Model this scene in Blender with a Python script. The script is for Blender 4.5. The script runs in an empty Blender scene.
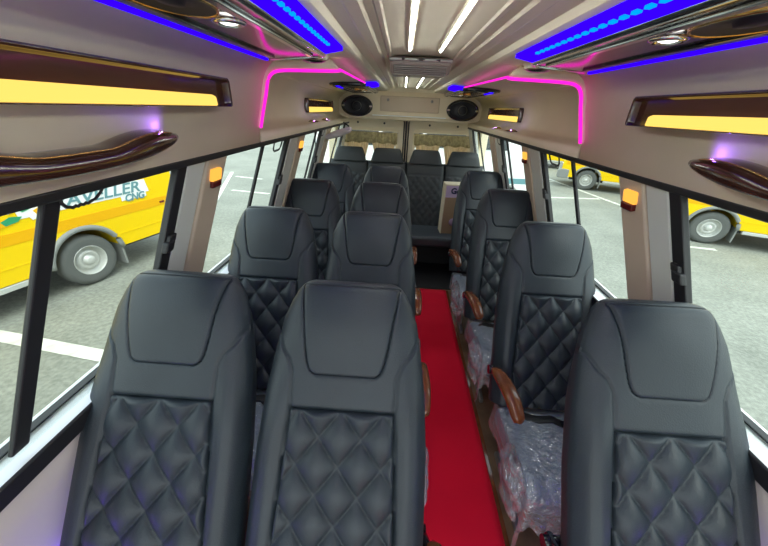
import bpy, math, random
from mathutils import Vector, Matrix, noise
random.seed(7)
S = bpy.context.scene
COL = S.collection
PI = math.pi
FLOOR = -.15
GROUND = -.90

# ------------------------------------------------------------------ helpers
def clamp(x, a=0., b=1.): return max(a, min(b, x))
def smooth(a, b, x):
    t = clamp((x-a)/(b-a)); return t*t*(3-2*t)
def interp(x, pts):
    if x <= pts[0][0]: return pts[0][1]
    for (a, fa), (b, fb) in zip(pts, pts[1:]):
        if x <= b: return fa+(fb-fa)*(x-a)/(b-a)
    return pts[-1][1]

class MB:
    def __init__(s): s.v = []; s.f = []; s.sm = []
    def add(s, vs, fs, smooth_=False):
        o = len(s.v); s.v += [tuple(v) for v in vs]
        s.f += [tuple(i+o for i in f) for f in fs]; s.sm += [smooth_]*len(fs); return s
    def grid(s, rows, smooth_=True, closed=False, flip=False, mask=None):
        n = len(rows[0]); m = len(rows); vs = [p for r in rows for p in r]; fs = []
        for i in range(m-1):
            for j in range(n if closed else n-1):
                if mask and not mask(i, j): continue
                k = (j+1) % n; f = (i*n+j, i*n+k, (i+1)*n+k, (i+1)*n+j)
                fs.append(f[::-1] if flip else f)
        return s.add(vs, fs, smooth_)
    def box(s, x0, x1, y0, y1, z0, z1, M=None):
        vs = [Vector((x, y, z)) for z in (z0, z1) for y in (y0, y1) for x in (x0, x1)]
        if M is not None: vs = [M @ v for v in vs]
        return s.add(vs, [(0, 2, 3, 1), (4, 5, 7, 6), (0, 1, 5, 4), (2, 6, 7, 3), (0, 4, 6, 2), (1, 3, 7, 5)])
    def tube(s, pts, r, n=10, closed=False, cap=True, flat=1., up=None):
        pts = [Vector(p) for p in pts]; rows = []
        for i, p in enumerate(pts):
            if closed: t = (pts[(i+1) % len(pts)]-pts[i-1]).normalized()
            else: t = (pts[min(i+1, len(pts)-1)]-pts[max(i-1, 0)]).normalized()
            u = Vector(up) if up else (Vector((0, 0, 1)) if abs(t.z) < .9 else Vector((1, 0, 0)))
            a = t.cross(u).normalized(); b = a.cross(t).normalized()
            rr = r[i] if isinstance(r, (list, tuple)) else r
            rows.append([p+a*math.cos(2*PI*k/n)*rr+b*math.sin(2*PI*k/n)*rr*flat for k in range(n)])
        if closed: rows.append(rows[0])
        s.grid(rows, True, True)
        if cap and not closed:
            s.add(rows[0], [tuple(range(n))]); s.add(rows[-1], [tuple(range(n))[::-1]])
        return s
    def prism(s, poly, fn, a, b, smooth_=False):
        """closed polygon (2-D) extruded from a to b; fn(p,q,t)->xyz"""
        n = len(poly); A = [fn(p[0], p[1], a) for p in poly]; B = [fn(p[0], p[1], b) for p in poly]
        s.add(A+B, [tuple(range(n))[::-1], tuple(range(n, 2*n))], False)
        s.add(A+B, [(i, (i+1) % n, n+(i+1) % n, n+i) for i in range(n)], smooth_)
        return s
    def lathe(s, prof, c, axis='x', n=32, smooth_=True):
        rows = []
        for r, h in prof:
            row = []
            for k in range(n):
                a = 2*PI*k/n; u, w = r*math.cos(a), r*math.sin(a)
                p = {'x': (h, u, w), 'y': (u, h, w), 'z': (u, w, h)}[axis]
                row.append((c[0]+p[0], c[1]+p[1], c[2]+p[2]))
            rows.append(row)
        return s.grid(rows, smooth_, True)
    def build(s, name, mat, parent=None, bevel=0, seg=2, sub=0, fix=True, **kw):
        me = bpy.data.meshes.new(name); me.from_pydata(s.v, [], s.f)
        me.polygons.foreach_set('use_smooth', s.sm)
        mats = mat if isinstance(mat, (list, tuple)) else [mat]
        for m in mats: me.materials.append(m)
        import bmesh
        bm = bmesh.new(); bm.from_mesh(me)
        bmesh.ops.remove_doubles(bm, verts=bm.verts, dist=1e-5)
        if fix: bmesh.ops.recalc_face_normals(bm, faces=bm.faces)
        bm.to_mesh(me); bm.free()
        o = bpy.data.objects.new(name, me); COL.objects.link(o)
        if parent: o.parent = parent
        if bevel:
            b = o.modifiers.new('b', 'BEVEL'); b.width = bevel; b.segments = seg; b.limit_method = 'ANGLE'; b.angle_limit = math.radians(40)
        if sub:
            b = o.modifiers.new('s', 'SUBSURF'); b.levels = sub; b.render_levels = sub
        for k, v in kw.items(): o[k] = v
        return o

def thing(name, label, cat, loc=(0, 0, 0), rz=0, group=None, kind=None):
    o = bpy.data.objects.new(name, None); COL.objects.link(o); o.location = loc; o.rotation_euler = (0, 0, rz)
    o.empty_display_size = .1
    if label: o['label'] = label
    if cat: o['category'] = cat
    if group: o['group'] = group
    if kind: o['kind'] = kind
    return o
def children(o): return [c for c in bpy.data.objects if c.parent == o]
def copy_tree(o, parent=None):
    kids = children(o); c = o.copy(); COL.objects.link(c)
    if parent: c.parent = parent
    for k in kids: copy_tree(k, c)
    return c

# ------------------------------------------------------------------ materials
def mat(name, col, rough=.5, metal=0., bump=0., bscale=60, var=0., vscale=8, spec=.5, emit=None, es=0, coat=0., sheen=0):
    m = bpy.data.materials.new(name); m.use_nodes = True; nt = m.node_tree; N = nt.nodes; L = nt.links
    b = N['Principled BSDF']; b.inputs['Base Color'].default_value = (*col, 1); b.inputs['Roughness'].default_value = rough
    b.inputs['Metallic'].default_value = metal; b.inputs['Specular IOR Level'].default_value = spec
    b.inputs['Coat Weight'].default_value = coat; b.inputs['Coat Roughness'].default_value = .06
    b.inputs['Sheen Weight'].default_value = sheen
    tc = N.new('ShaderNodeTexCoord')
    if emit: b.inputs['Emission Color'].default_value = (*emit, 1); b.inputs['Emission Strength'].default_value = es
    if bump:
        n = N.new('ShaderNodeTexNoise'); n.inputs['Scale'].default_value = bscale; n.inputs['Detail'].default_value = 4
        bp = N.new('ShaderNodeBump'); bp.inputs['Strength'].default_value = bump; bp.inputs['Distance'].default_value = .004
        L.new(tc.outputs['Object'], n.inputs['Vector']); L.new(n.outputs['Fac'], bp.inputs['Height']); L.new(bp.outputs['Normal'], b.inputs['Normal'])
    if var:
        n = N.new('ShaderNodeTexNoise'); n.inputs['Scale'].default_value = vscale; n.inputs['Detail'].default_value = 5
        r = N.new('ShaderNodeValToRGB'); r.color_ramp.elements[0].position = .3; r.color_ramp.elements[1].position = .7
        r.color_ramp.elements[0].color = (*[c*(1-var) for c in col], 1); r.color_ramp.elements[1].color = (*[min(1, c*(1+var)) for c in col], 1)
        L.new(tc.outputs['Object'], n.inputs['Vector']); L.new(n.outputs['Fac'], r.inputs['Fac']); L.new(r.outputs['Color'], b.inputs['Base Color'])
    return m
def emat(name, col, s):
    m = bpy.data.materials.new(name); m.use_nodes = True; nt = m.node_tree; nt.nodes.clear()
    e = nt.nodes.new('ShaderNodeEmission'); o = nt.nodes.new('ShaderNodeOutputMaterial')
    e.inputs['Color'].default_value = (*col, 1); e.inputs['Strength'].default_value = s; nt.links.new(e.outputs[0], o.inputs[0]); return m
def glassmat(name, tint, gloss, rough=.02, diff=0, bump=0, bscale=20):
    m = bpy.data.materials.new(name); m.use_nodes = True; nt = m.node_tree; N = nt.nodes; L = nt.links; N.clear()
    t = N.new('ShaderNodeBsdfTransparent'); t.inputs[0].default_value = (*tint, 1)
    g = N.new('ShaderNodeBsdfGlossy'); g.inputs['Roughness'].default_value = rough
    mx = N.new('ShaderNodeMixShader'); o = N.new('ShaderNodeOutputMaterial')
    mx.inputs[0].default_value = gloss
    L.new(t.outputs[0], mx.inputs[1]); L.new(g.outputs[0], mx.inputs[2]); last = mx
    if bump:
        tc = N.new('ShaderNodeTexCoord'); n = N.new('ShaderNodeTexNoise'); n.inputs['Scale'].default_value = bscale; n.inputs['Detail'].default_value = 3
        n.inputs['Distortion'].default_value = 1.2
        bp = N.new('ShaderNodeBump'); bp.inputs['Strength'].default_value = bump; bp.inputs['Distance'].default_value = .03
        L.new(tc.outputs['Object'], n.inputs['Vector']); L.new(n.outputs['Fac'], bp.inputs['Height']); L.new(bp.outputs[0], g.inputs['Normal'])
    if diff:
        d = N.new('ShaderNodeBsdfDiffuse'); d.inputs[0].default_value = (.75, .82, .9, 1)
        m2 = N.new('ShaderNodeMixShader'); m2.inputs[0].default_value = diff+.05
        L.new(mx.outputs[0], m2.inputs[1]); L.new(d.outputs[0], m2.inputs[2]); last = m2
    L.new(last.outputs[0], o.inputs[0]); return m

M = {}
M['leather'] = mat('leather', (.020, .029, .037), .46, bump=.25, bscale=260, var=.12, vscale=5)
M['leather_lit'] = mat('leather_lit', (.05, .062, .075), .5, bump=.2, bscale=260)
M['bench_leather'] = mat('bench_leather', (.022, .027, .029), .55, bump=.25, bscale=200)
M['fabric_seat'] = mat('fabric_seat', (.34, .46, .60), .6, bump=.3, bscale=200)
M['panel'] = mat('panel', (.80, .71, .53), .55, bump=.05, bscale=30, var=.05, vscale=3)
M['ceil'] = mat('ceiling_skin', (.88, .82, .64), .72, bump=.05, bscale=20, var=.05, vscale=3)
M['lower'] = mat('lower_panel', (.5, .44, .42), .5)
M['ledge'] = mat('ledge', (.88, .92, .92), .3)
M['grey'] = mat('grey_paint', (.62, .65, .60), .45)
M['taupe'] = mat('taupe', (.55, .45, .34), .45)
M['black'] = mat('black_rubber', (.015, .015, .017), .5)
M['gloss_black'] = mat('gloss_black', (.012, .013, .02), .12, coat=.5)
M['mirror'] = mat('smoked_mirror', (.13, .11, .12), .10, metal=.85)
M['brown'] = mat('gloss_brown', (.055, .018, .010), .16, coat=.8, var=.25, vscale=4)
M['gold'] = mat('gold_trim', (.75, .45, .18), .2, metal=1)
M['chrome'] = mat('chrome', (.75, .75, .75), .12, metal=1)
M['steel'] = mat('dull_metal', (.33, .33, .33), .35, metal=.8)
M['wood'] = mat('varnished_wood', (.20, .062, .022), .2, coat=.6, var=.35, vscale=14)
M['floorwood'] = mat('brown_floor', (.21, .125, .07), .5, var=.3, vscale=9)
M['darkfloor'] = mat('dark_floor', (.01, .01, .012), .7)
M['tyre'] = mat('tyre', (.10, .105, .10), .85, bump=.3, bscale=60)
M['rim'] = mat('rim', (.55, .56, .53), .4, metal=.3)
M['yellow'] = mat('yellow_paint', (.82, .55, .002), .5, spec=.2)
M['orange'] = mat('orange_band', (.78, .40, .002), .5, spec=.2)
M['whitepaint'] = mat('white_paint', (.82, .84, .84), .35)
M['greyplastic'] = mat('grey_plastic', (.22, .23, .22), .6)
M['carglass'] = mat('car_glass', (.03, .04, .045), .08)
M['slate'] = mat('slate_print', (.12, .27, .30), .5)
M['green'] = mat('green_print', (.02, .28, .12), .5)
M['curtain'] = mat('curtain_cloth', (.44, .37, .19), .9, bump=.3, bscale=90, var=.3, vscale=30)
M['sheer'] = mat('sheer_cloth', (.78, .66, .48), .9, var=.2, vscale=25)
M['carton'] = mat('carton', (.36, .25, .15), .8)
M['cartonpale'] = mat('carton_pale', (.70, .62, .45), .7)
M['cartonlilac'] = mat('carton_lilac', (.52, .40, .58), .6)
M['navy'] = mat('navy_ink', (.01, .015, .06), .5)
M['cone'] = mat('speaker_cone', (.018, .02, .028), .6)
M['ventgrey'] = mat('vent_plastic', (.36, .31, .28), .3)
M['led_white'] = emat('led_white', (.96, 1, .94), 28)
M['led_blue'] = emat('led_blue', (.022, .0, 1), 1.6)
M['led_cyan'] = emat('led_cyan', (.0, .30, 1), 1.2)
M['led_mag'] = emat('led_magenta', (.9, .015, .50), 1.35)
M['led_violet'] = emat('led_violet', (.18, .06, 1), 3.5)
M['amber'] = emat('amber_diffuser', (1, .64, .13), 1.14)
M['amber_lamp'] = emat('amber_lamp', (1, .42, .06), 1.2)
M['redlens'] = mat('red_lens', (.12, .01, .01), .2)
M['spot'] = emat('spot_glow', (1, .97, .9), 3)
M['glass'] = glassmat('window_glass', (.95, .98, .95), .045)
M['plastic'] = glassmat('clear_plastic', (.93, .95, .97), .42, .16, .17, .9, 26)
M['plastic_loose'] = glassmat('loose_plastic', (.93, .95, .97), .40, .15, .16, .9, 30)
m = M['sheer']; nt = m.node_tree; b = nt.nodes['Principled BSDF']
tr = nt.nodes.new('ShaderNodeBsdfTranslucent'); tr.inputs[0].default_value = (.8, .68, .5, 1)
mx = nt.nodes.new('ShaderNodeMixShader'); mx.inputs[0].default_value = .5
nt.links.new(b.outputs[0], mx.inputs[1]); nt.links.new(tr.outputs[0], mx.inputs[2]); nt.links.new(mx.outputs[0], nt.nodes['Material Output'].inputs[0])

# carpet: red pile
m = mat('red_carpet', (.97, .0, .035), .95, bump=.5, bscale=500, var=.06, vscale=3); M['carpet'] = m
# asphalt with stains, painted in the material
m = bpy.data.materials.new('asphalt'); m.use_nodes = True; nt = m.node_tree; N = nt.nodes; L = nt.links; b = N['Principled BSDF']
tc = N.new('ShaderNodeTexCoord'); n1 = N.new('ShaderNodeTexNoise'); n1.inputs['Scale'].default_value = .55; n1.inputs['Detail'].default_value = 8; n1.inputs['Roughness'].default_value = .65
n2 = N.new('ShaderNodeTexNoise'); n2.inputs['Scale'].default_value = 22; n2.inputs['Detail'].default_value = 5
r1 = N.new('ShaderNodeValToRGB'); r1.color_ramp.elements[0].position = .32; r1.color_ramp.elements[1].position = .68
r1.color_ramp.elements[0].color = (.20, .21, .175, 1); r1.color_ramp.elements[1].color = (.31, .32, .27, 1)
r2 = N.new('ShaderNodeValToRGB'); r2.color_ramp.elements[0].position = .35; r2.color_ramp.elements[1].position = .72
r2.color_ramp.elements[0].color = (.72, .72, .72, 1); r2.color_ramp.elements[1].color = (1.1, 1.1, 1.1, 1)
mm = N.new('ShaderNodeMix'); mm.data_type = 'RGBA'; mm.blend_type = 'MULTIPLY'; mm.inputs['Factor'].default_value = 1
L.new(tc.outputs['Object'], n1.inputs['Vector']); L.new(tc.outputs['Object'], n2.inputs['Vector'])
L.new(n1.outputs['Fac'], r1.inputs['Fac']); L.new(n2.outputs['Fac'], r2.inputs['Fac'])
L.new(r1.outputs['Color'], mm.inputs['A']); L.new(r2.outputs['Color'], mm.inputs['B']); L.new(mm.outputs['Result'], b.inputs['Base Color'])
b.inputs['Roughness'].default_value = .8; M['asphalt'] = m
M['paintline'] = mat('line_paint', (.62, .63, .55), .7, var=.25, vscale=6)

# ------------------------------------------------------------------ camera
f, th, ya, ro = 320.0, .476, .032, .047
C0 = Vector((-.077, 0, 1.581))
F = Vector((-math.sin(ya)*math.cos(th), math.cos(ya)*math.cos(th), -math.sin(th)))
R = Vector((math.cos(ya), math.sin(ya), 0)); U = R.cross(F)
R2 = R*math.cos(ro)+U*math.sin(ro); U2 = -R*math.sin(ro)+U*math.cos(ro)
cam = bpy.data.cameras.new('camera'); co = bpy.data.objects.new('camera', cam); COL.objects.link(co)
mt = Matrix.Identity(4)
for i in range(3): mt[i][0] = R2[i]; mt[i][1] = U2[i]; mt[i][2] = -F[i]; mt[i][3] = C0[i]
co.matrix_world = mt; cam.sensor_width = 36; cam.lens = 36*f/768; cam.clip_start = .02; cam.clip_end = 400
S.camera = co

# ------------------------------------------------------------------ world and light
w = bpy.data.worlds.new('world'); S.world = w; w.use_nodes = True; nt = w.node_tree
bg = nt.nodes['Background']
tc = nt.nodes.new('ShaderNodeTexCoord'); sep = nt.nodes.new('ShaderNodeSeparateXYZ'); rp = nt.nodes.new('ShaderNodeValToRGB')
nt.links.new(tc.outputs['Generated'], sep.inputs[0]); nt.links.new(sep.outputs['Z'], rp.inputs['Fac'])
rp.color_ramp.elements[0].position = 0; rp.color_ramp.elements[0].color = (.95, 1, .98, 1)
rp.color_ramp.elements[1].position = .8; rp.color_ramp.elements[1].color = (.72, .86, 1, 1)
nt.links.new(rp.outputs['Color'], bg.inputs['Color']); bg.inputs['Strength'].default_value = 2.3
sun = bpy.data.lights.new('overcast_sun', 'SUN'); sun.energy = 2.4; sun.angle = math.radians(35); sun.color = (1, .97, .9)
so = bpy.data.objects.new('overcast_sun', sun); COL.objects.link(so); so.rotation_euler = (math.radians(28), math.radians(18), 0)
S.view_settings.view_transform = 'Standard'; S.view_settings.look = 'None'; S.view_settings.gamma = 1; S.view_settings.exposure = 0.25
S.cycles.max_bounces = 10; S.cycles.diffuse_bounces = 6; S.cycles.transparent_max_bounces = 24
S.cycles.caustics_reflective = False; S.cycles.caustics_refractive = False
try: S.cycles.use_denoising = True
except Exception: pass

# ================================================================== THE VEHICLE'S INTERIOR SHELL (setting)
YF, YR = -1.0, 4.78
def struct(mb, name, mt_, **kw):
    o = mb.build(name, mt_, **kw); o['kind'] = 'structure'; return o
mb = MB(); mb.box(-1.0, 1.0, YF, YR, FLOOR-.05, FLOOR-.004); struct(mb, 'floor', M['floorwood'])
mb = MB(); mb.box(-1.0, 1.0, 3.06, YR-.02, FLOOR-.004, FLOOR+.004); struct(mb, 'trim_1', M['darkfloor'])

def strip_solid(mb, prof, y0, y1, s, off=.03, cuts=1):
    """profile of (x,z) points, given thickness outward, mirrored by s"""
    n = len(prof); out = []
    for i, p in enumerate(prof):
        a = Vector(prof[max(i-1, 0)]); c = Vector(prof[min(i+1, n-1)]); t = (c-a).normalized()
        out.append((p[0]+t[1]*off, p[1]-t[0]*off))
    ys = [y0+(y1-y0)*k/cuts for k in range(cuts+1)]
    mb.grid([[(s*p[0], y, p[1]) for p in prof] for y in ys], True)
    mb.grid([[(s*p[0], y, p[1]) for p in out] for y in ys], True)
    for y in (y0, y1):
        mb.grid([[(s*p[0], y, p[1]) for p in prof], [(s*p[0], y, p[1]) for p in out]], False)
    for k in (0, -1):
        mb.grid([[(s*prof[k][0], y, prof[k][1]) for y in (y0, y1)], [(s*out[k][0], y, out[k][1]) for y in (y0, y1)]], False)

def curve(pts, n=6):
    """Catmull-Rom through 2-D points"""
    o = []
    for i in range(len(pts)-1):
        p0 = Vector(pts[max(i-1, 0)]); p1 = Vector(pts[i]); p2 = Vector(pts[i+1]); p3 = Vector(pts[min(i+2, len(pts)-1)])
        for k in range(n):
            t = k/n; o.append(tuple(.5*((2*p1)+(p2-p0)*t+(2*p0-5*p1+4*p2-p3)*t*t+(3*p1-p0-3*p2+p3)*t**3)))
    o.append(tuple(pts[-1])); return o
FRONT = curve([(.757, 1.405), (.750, 1.44), (.745, 1.49), (.730, 1.545), (.714, 1.60), (.698, 1.66), (.676, 1.705), (.635, 1.740), (.56, 1.755), (.42, 1.762), (.30, 1.768)])
REARP = curve([(.757, 1.405), (.752, 1.43), (.765, 1.452), (.82, 1.462), (.872, 1.485), (.888, 1.54), (.886, 1.62), (.858, 1.685), (.78, 1.728), (.60, 1.752), (.42, 1.760), (.30, 1.768)])
CENTRE = [(.30, 1.768), (.287, 1.774), (.276, 1.790), (.238, 1.796), (.228, 1.791), (.196, 1.793), (.187, 1.800), (.166, 1.802), (.160, 1.799), (.148, 1.799), (.142, 1.804), (.10, 1.807), (.03, 1.808), (0, 1.808)]
for s, side in ((-1, 'left'), (1, 'right')):
    # side wall: upper coving, sill ledge and lower panel
    mb = MB(); strip_solid(mb, FRONT[:43], YF, 1.62, s); struct(mb, 'wall_'+side, M['panel'], fix=True)
    mb = MB(); strip_solid(mb, REARP[:48], 1.64, 4.52, s)
    # closing web between the two covings
    a = FRONT[:43]; bb = [REARP[min(int(i*47/42), 47)] for i in range(43)]
    mb.grid([[(s*p[0], 1.63, p[1]) for p in a], [(s*p[0], 1.63, p[1]) for p in bb]], False)
    struct(mb, 'wall_'+side+'_rear', M['panel'])
    mb = MB(); strip_solid(mb, [(.985, FLOOR-.004), (.985, .25), (.975, .60), (.945, .742)], YF, YR, s); struct(mb, 'wall_'+side+'_lower', M['lower'])
    mb = MB(); mb.prism([(.905, .803), (.965, .822), (1.0, .822), (1.0, .74), (.935, .742), (.926, .748)], lambda p, q, t: (s*p, t, q), YF, YR)
    struct(mb, 'trim_%d' % (2 if s < 0 else 3), M['ledge'], bevel=.006)
    mb = MB(); mb.prism([(.903, .800), (.910, .806), (.940, .742), (.922, .738)], lambda p, q, t: (s*p, t, q), YF, YR)
    struct(mb, 'trim_%d' % (4 if s < 0 else 5), M['black'], bevel=.003)
    mb = MB(); mb.prism([(.755, 1.388), (.752, 1.408), (.80, 1.412), (.83, 1.40), (.825, 1.378), (.785, 1.380)], lambda p, q, t: (s*p, t, q), YF, 4.5)
    struct(mb, 'trim_%d' % (6 if s < 0 else 7), M['black'], bevel=.003)
# ceiling
mb = MB()
for s in (-1, 1):
    strip_solid(mb, FRONT[42:]+CENTRE[1:], YF, 1.63, s, cuts=1)
    strip_solid(mb, REARP[47:]+CENTRE[1:], 1.63, 4.52, s, cuts=1)
ce = struct(mb, 'ceiling', M['ceil']); ce.data.set_sharp_from_angle(angle=math.radians(22))
mb = MB(); mb.box(-1.05, 1.05, YF, YR, 1.87, 1.90); struct(mb, 'roof', M['whitepaint'])
for s in (-1, 1):
    mb = MB(); mb.prism([(1.05, 1.90), (1.03, 1.90), (.85, 1.40), (.87, 1.40)], lambda p, q, t: (s*p, t, q), YF, YR)
    struct(mb, 'wall_%s_outer' % ('left' if s < 0 else 'right'), M['whitepaint'])

# arch lip at the step of the coving, with magenta LED strip
def wallx(z, off=0): return .76+(1.4-z)*.255+off
ARCH = curve([(.748, 1.475), (.732, 1.53), (.704, 1.62), (.688, 1.675), (.665, 1.703), (.62, 1.715), (.50, 1.719), (.40, 1.721), (.365, 1.724)], 5)
for s, side in ((-1, 'left'), (1, 'right')):
    mb = MB(); rows = []
    for (x, z) in ARCH:
        k = smooth(1.44, 1.70, z)
        rows.append([(s*(x+dx*(1-.0)), y, z+dz) for y, dx, dz in ((1.60, .004, .006), (1.612, -.004, -.004), (1.635, -.005, -.005), (1.652, .0, .0), (1.66, .02, .018), (1.63, .04, .04), (1.60, .03, .03))])
    mb.grid(rows, True, True)
    mb.add(rows[0], [tuple(range(7))]); mb.add(rows[-1], [tuple(range(7))[::-1]])
    struct(mb, 'trim_%d' % (8 if s < 0 else 9), M['panel'])
    mb = MB()
    pts = [(s*(x-.008), 1.615, z-.008) for x, z in ARCH[1:]]
    mb.tube(pts, [.0095]*len(pts), 8, flat=.7)
    pts = [(s*.365, 1.615, 1.717)]+[(s*(.366+.002*k), 1.64+.15*k, 1.722+.003*k) for k in range(9)]
    mb.tube(pts, .008, 6, flat=.6)
    o = mb.build('led_strip', M['led_mag']); o['label'] = 'magenta light strip arching up the %s coving onto the ceiling' % side; o['category'] = 'light strip'

# ------------------------------------------------------------------ pillars and windows (raked a little)
LEAN = .33
def shear(mb, k=LEAN): mb.v = [(v[0], v[1]-k*(1.39-v[2]), v[2]) for v in mb.v]; return mb
GX = lambda z: .96-(z-.822)*.255          # glass plane (half width)
PILL = [(-.11, -.06, .05, .19), (1.01, 1.06, 1.17, 1.31), (2.08, 2.145, 2.32, 2.45), (3.0, 3.06, 3.22, 3.40)]
def wbox(mb, s, y0, y1, z0, z1, o0, o1, skew=0):
    """box lying in the inclined wall plane, between offsets o0 (inner) and o1 (outer)"""
    P = [(wallx(z0)+o0, z0), (wallx(z1)+o0, z1), (wallx(z1)+o1, z1), (wallx(z0)+o1, z0)]
    mb.prism(P, lambda p, q, t: (s*p, t, q), y0, y1)
tn = 10
for s, side in ((-1, 'left'), (1, 'right')):
    for k, (y, yg, yt, ye) in enumerate(PILL):
        mb = MB(); wbox(mb, s, yg, yt, .80, 1.40, .006, .03); struct(shear(mb), 'trim_%d' % tn, M['grey'], bevel=.008); tn += 1
        mb = MB(); wbox(mb, s, yt, ye, .80, 1.40, -.003, .05); struct(shear(mb), 'trim_%d' % tn, M['taupe'], bevel=.008); tn += 1
        if k and k < 3:
            t = thing('pillar_lamp', 'small amber lamp on the %s %s window pillar' % ('nearer' if k == 1 else 'farther', side), 'lamp', (s*(wallx(1.31)-.003), (yt+ye)/2-.027, 1.31)); t.rotation_euler = (0, -s*.25, 0)
            a = MB(); a.box(-.012, .012, -.034, .034, .0, .045); a.build('lens', M['amber_lamp'], t, bevel=.005)
            a = MB(); a.box(-.016, .012, -.030, .036, -.026, .0); a.build('housing', M['redlens'], t, bevel=.004)
    mb = MB(); wbox(mb, s, 4.30, 4.5, .80, 1.40, .0, .07); struct(mb, 'trim_%d' % tn, M['grey'], bevel=.01); tn += 1
    ends = [(YF, -.11), (.19, 1.01), (1.31, 2.08), (2.45, 3.0), (3.40, 4.30)]
    for k, (a, b) in enumerate(ends):
        wn = (k+1) if s < 0 else (k+6)
        W = bpy.data.objects.new('window_%d' % wn, None); COL.objects.link(W); W.location = (0, a, .822); W['kind'] = 'structure'
        def L(mb, k=LEAN): mb.v = [(v[0], v[1]-a-k*(1.39-v[2]), v[2]-.822) for v in mb.v]; return mb
        def gbox(mb, y0, y1, z0, z1, o0, o1):
            P = [(GX(z0)+o0, z0), (GX(z1)+o0, z1), (GX(z1)+o1, z1), (GX(z0)+o1, z0)]
            mb.prism(P, lambda p, q, t: (s*p, t, q), y0, y1)
        yb = b+.055            # dark frame bar at the rear end
        mid = {0: -.6, 1: .612, 2: 1.725, 3: 2.86, 4: 3.95}[k]
        for (p0, p1, nm) in ((a, mid, 'pane'), (mid, b+.01, 'pane')):
            g = MB(); gbox(g, p0, p1, .824, 1.392, -.034 if p0 == a else -.038, -.030 if p0 == a else -.034); L(g).build(nm, M['glass'], W)
        g = MB(); wd = .020 if k == 1 else .013
        gbox(g, mid-wd, mid+wd, .836, 1.392, -.040, -.026); L(g).build('mullion', M['black'], W, bevel=.004)
        g = MB(); gbox(g, b, b+.05, .824, 1.392, -.046, -.022); L(g).build('frame_bar', M['black'], W, bevel=.004)
        g = MB(); gbox(g, a, b+.06, .822, .829, -.006, .02); L(g, 0).build('bottom_channel', M['black'], W, bevel=.003)
        if k in (1, 2, 3):
            g = MB(); P = (GX(1.14)-.04, b+.03)
            gbox(g, b-.005, b+.035, 1.125, 1.16, -.064, -.04); gbox(g, b+.007, b+.043, 1.152, 1.18, -.060, -.04)
            L(g).build('latch', M['black'], W, bevel=.006)
            g = MB(); q0 = .618; zt = 1.392; zb = 1.364; q1 = .728
            if k > 1: q0 = mid+.13; q1 = q0+.13; zb = 1.342
            pp = [(q0, zt)]+[(q0+.008, zb+.012), (q0+.02, zb+.002)]
            for i in range(9):
                yy = q0+.03+(q1-q0-.06)*i/8; pp.append((yy, zb-.002+.0015*math.cos(i*PI)))
            pp += [(q1-.018, zb+.002), (q1-.006, zb+.014), (q1, zt)]
            g.tube([(s*(GX(z)-.045), y, z) for y, z in pp], .0034 if k == 1 else .0045, 8)
            L(g).build('pull_handle', M['black'], W)

# ------------------------------------------------------------------ brown light coves and pods along the coving
def cove_lamp(s, y0, y1, x, z0, z1, label, tilt=0):
    """recessed glossy brown tray with an amber diffuser along its lower edge"""
    t = thing('cove_lamp', label, 'lamp', (s*(x-.018), y0, z0)); W = y1-y0; H = z1-z0; d = .026
    def fr(p, q, depth): return (s*(depth), p, q)
    mb = MB(); r = .010
    def rr(i, dpt, extra=0):
        pts = []
        for (cx, cz, a0) in ((W-r-i, H-r-i, 0), (r+i, H-r-i, 90), (r+i, r+i*.3, 180), (W-r-i, r+i*.3, 270)):
            for k in range(5):
                a = math.radians(a0+22.5*k); pts.append((s*dpt, cx+r*math.cos(a), cz+r*math.sin(a)))
        return pts
    rows = [rr(0, .034), rr(0, -.006), rr(.004, -.009), rr(.009, -.004), rr(.012, .016), ]
    mb.grid(rows, True, True); mb.add(rows[-1], [tuple(range(20))])
    mb.build('tray', M['brown'], t)
    mb = MB(); a = .04 if x < .8 else .012
    mb.prism([(-.006, .003), (-.004, .030*H/.09), (.012, .037*H/.09), (.014, .003)], lambda p, q, tt: (s*p, tt, q), .02, W-a*2.4)
    mb.build('diffuser', M['amber'], t, bevel=.004)
    return t
def pod(s, y0, y1, x, z, h, label):
    """glossy brown smile-shaped grip with a gold line, in front of a scoop with violet light"""
    t = thing('coving_grip', label, 'handle', (s*x, y0, z)); W = y1-y0; n = 36; rows = []; top = []
    for i in range(n+1):
        u = i/n; e = max(0, math.sin(PI*(.02+.96*u)))
        zb = -h*.82*e**.45; zt_ = -h*.14*e**1.6+.018*math.sin(PI*clamp((u-.62)/.38))+.018*math.sin(PI*clamp((.38-u)/.38)); th = max(.006, zt_-zb)
        prot = .010+.055*e**.5
        y = W*u; row = []
        for k in range(16):
            a = 2*PI*k/16; c, sn = math.cos(a), math.sin(a)
            row.append((s*(-prot*.5*(1+math.copysign(abs(c)**.8, c))+.03), y, zb+th*.5*(1+math.copysign(abs(sn)**.8, sn))-.2*th*c))
        rows.append(row); top.append((s*(-prot*.85+.03), y, zt_-.12*th))
    mb = MB(); mb.grid(rows, True, True); mb.add(rows[0], [tuple(range(16))]); mb.add(rows[-1], [tuple(range(16))[::-1]])
    mb.build('grip', M['brown'], t)
    mb = MB(); mb.tube(top[2:-2], .0022, 6); mb.build('gold_line', M['gold'], t)
    for ya_, yb_ in ((.06, .30), (.80, 1.0)):
        mb = MB(); mb.box(min(s*.006, s*.016), max(s*.006, s*.016), W*ya_+.03, W*yb_-.03, -.024, -.016); gs = mb.build('glow_strip', M['led_violet'], t)
        li = bpy.data.lights.new('violet_lamp', 'POINT'); li.energy = .07 if x < .75 else .08; li.color = (.30, .12, 1); li.shadow_soft_size = .003
        li.specular_factor = 0; lo = bpy.data.objects.new('violet_lamp', li); COL.objects.link(lo); lo.parent = gs; lo.location = (-s*.004, W*(ya_+yb_)/2, .018)
    return t
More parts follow.
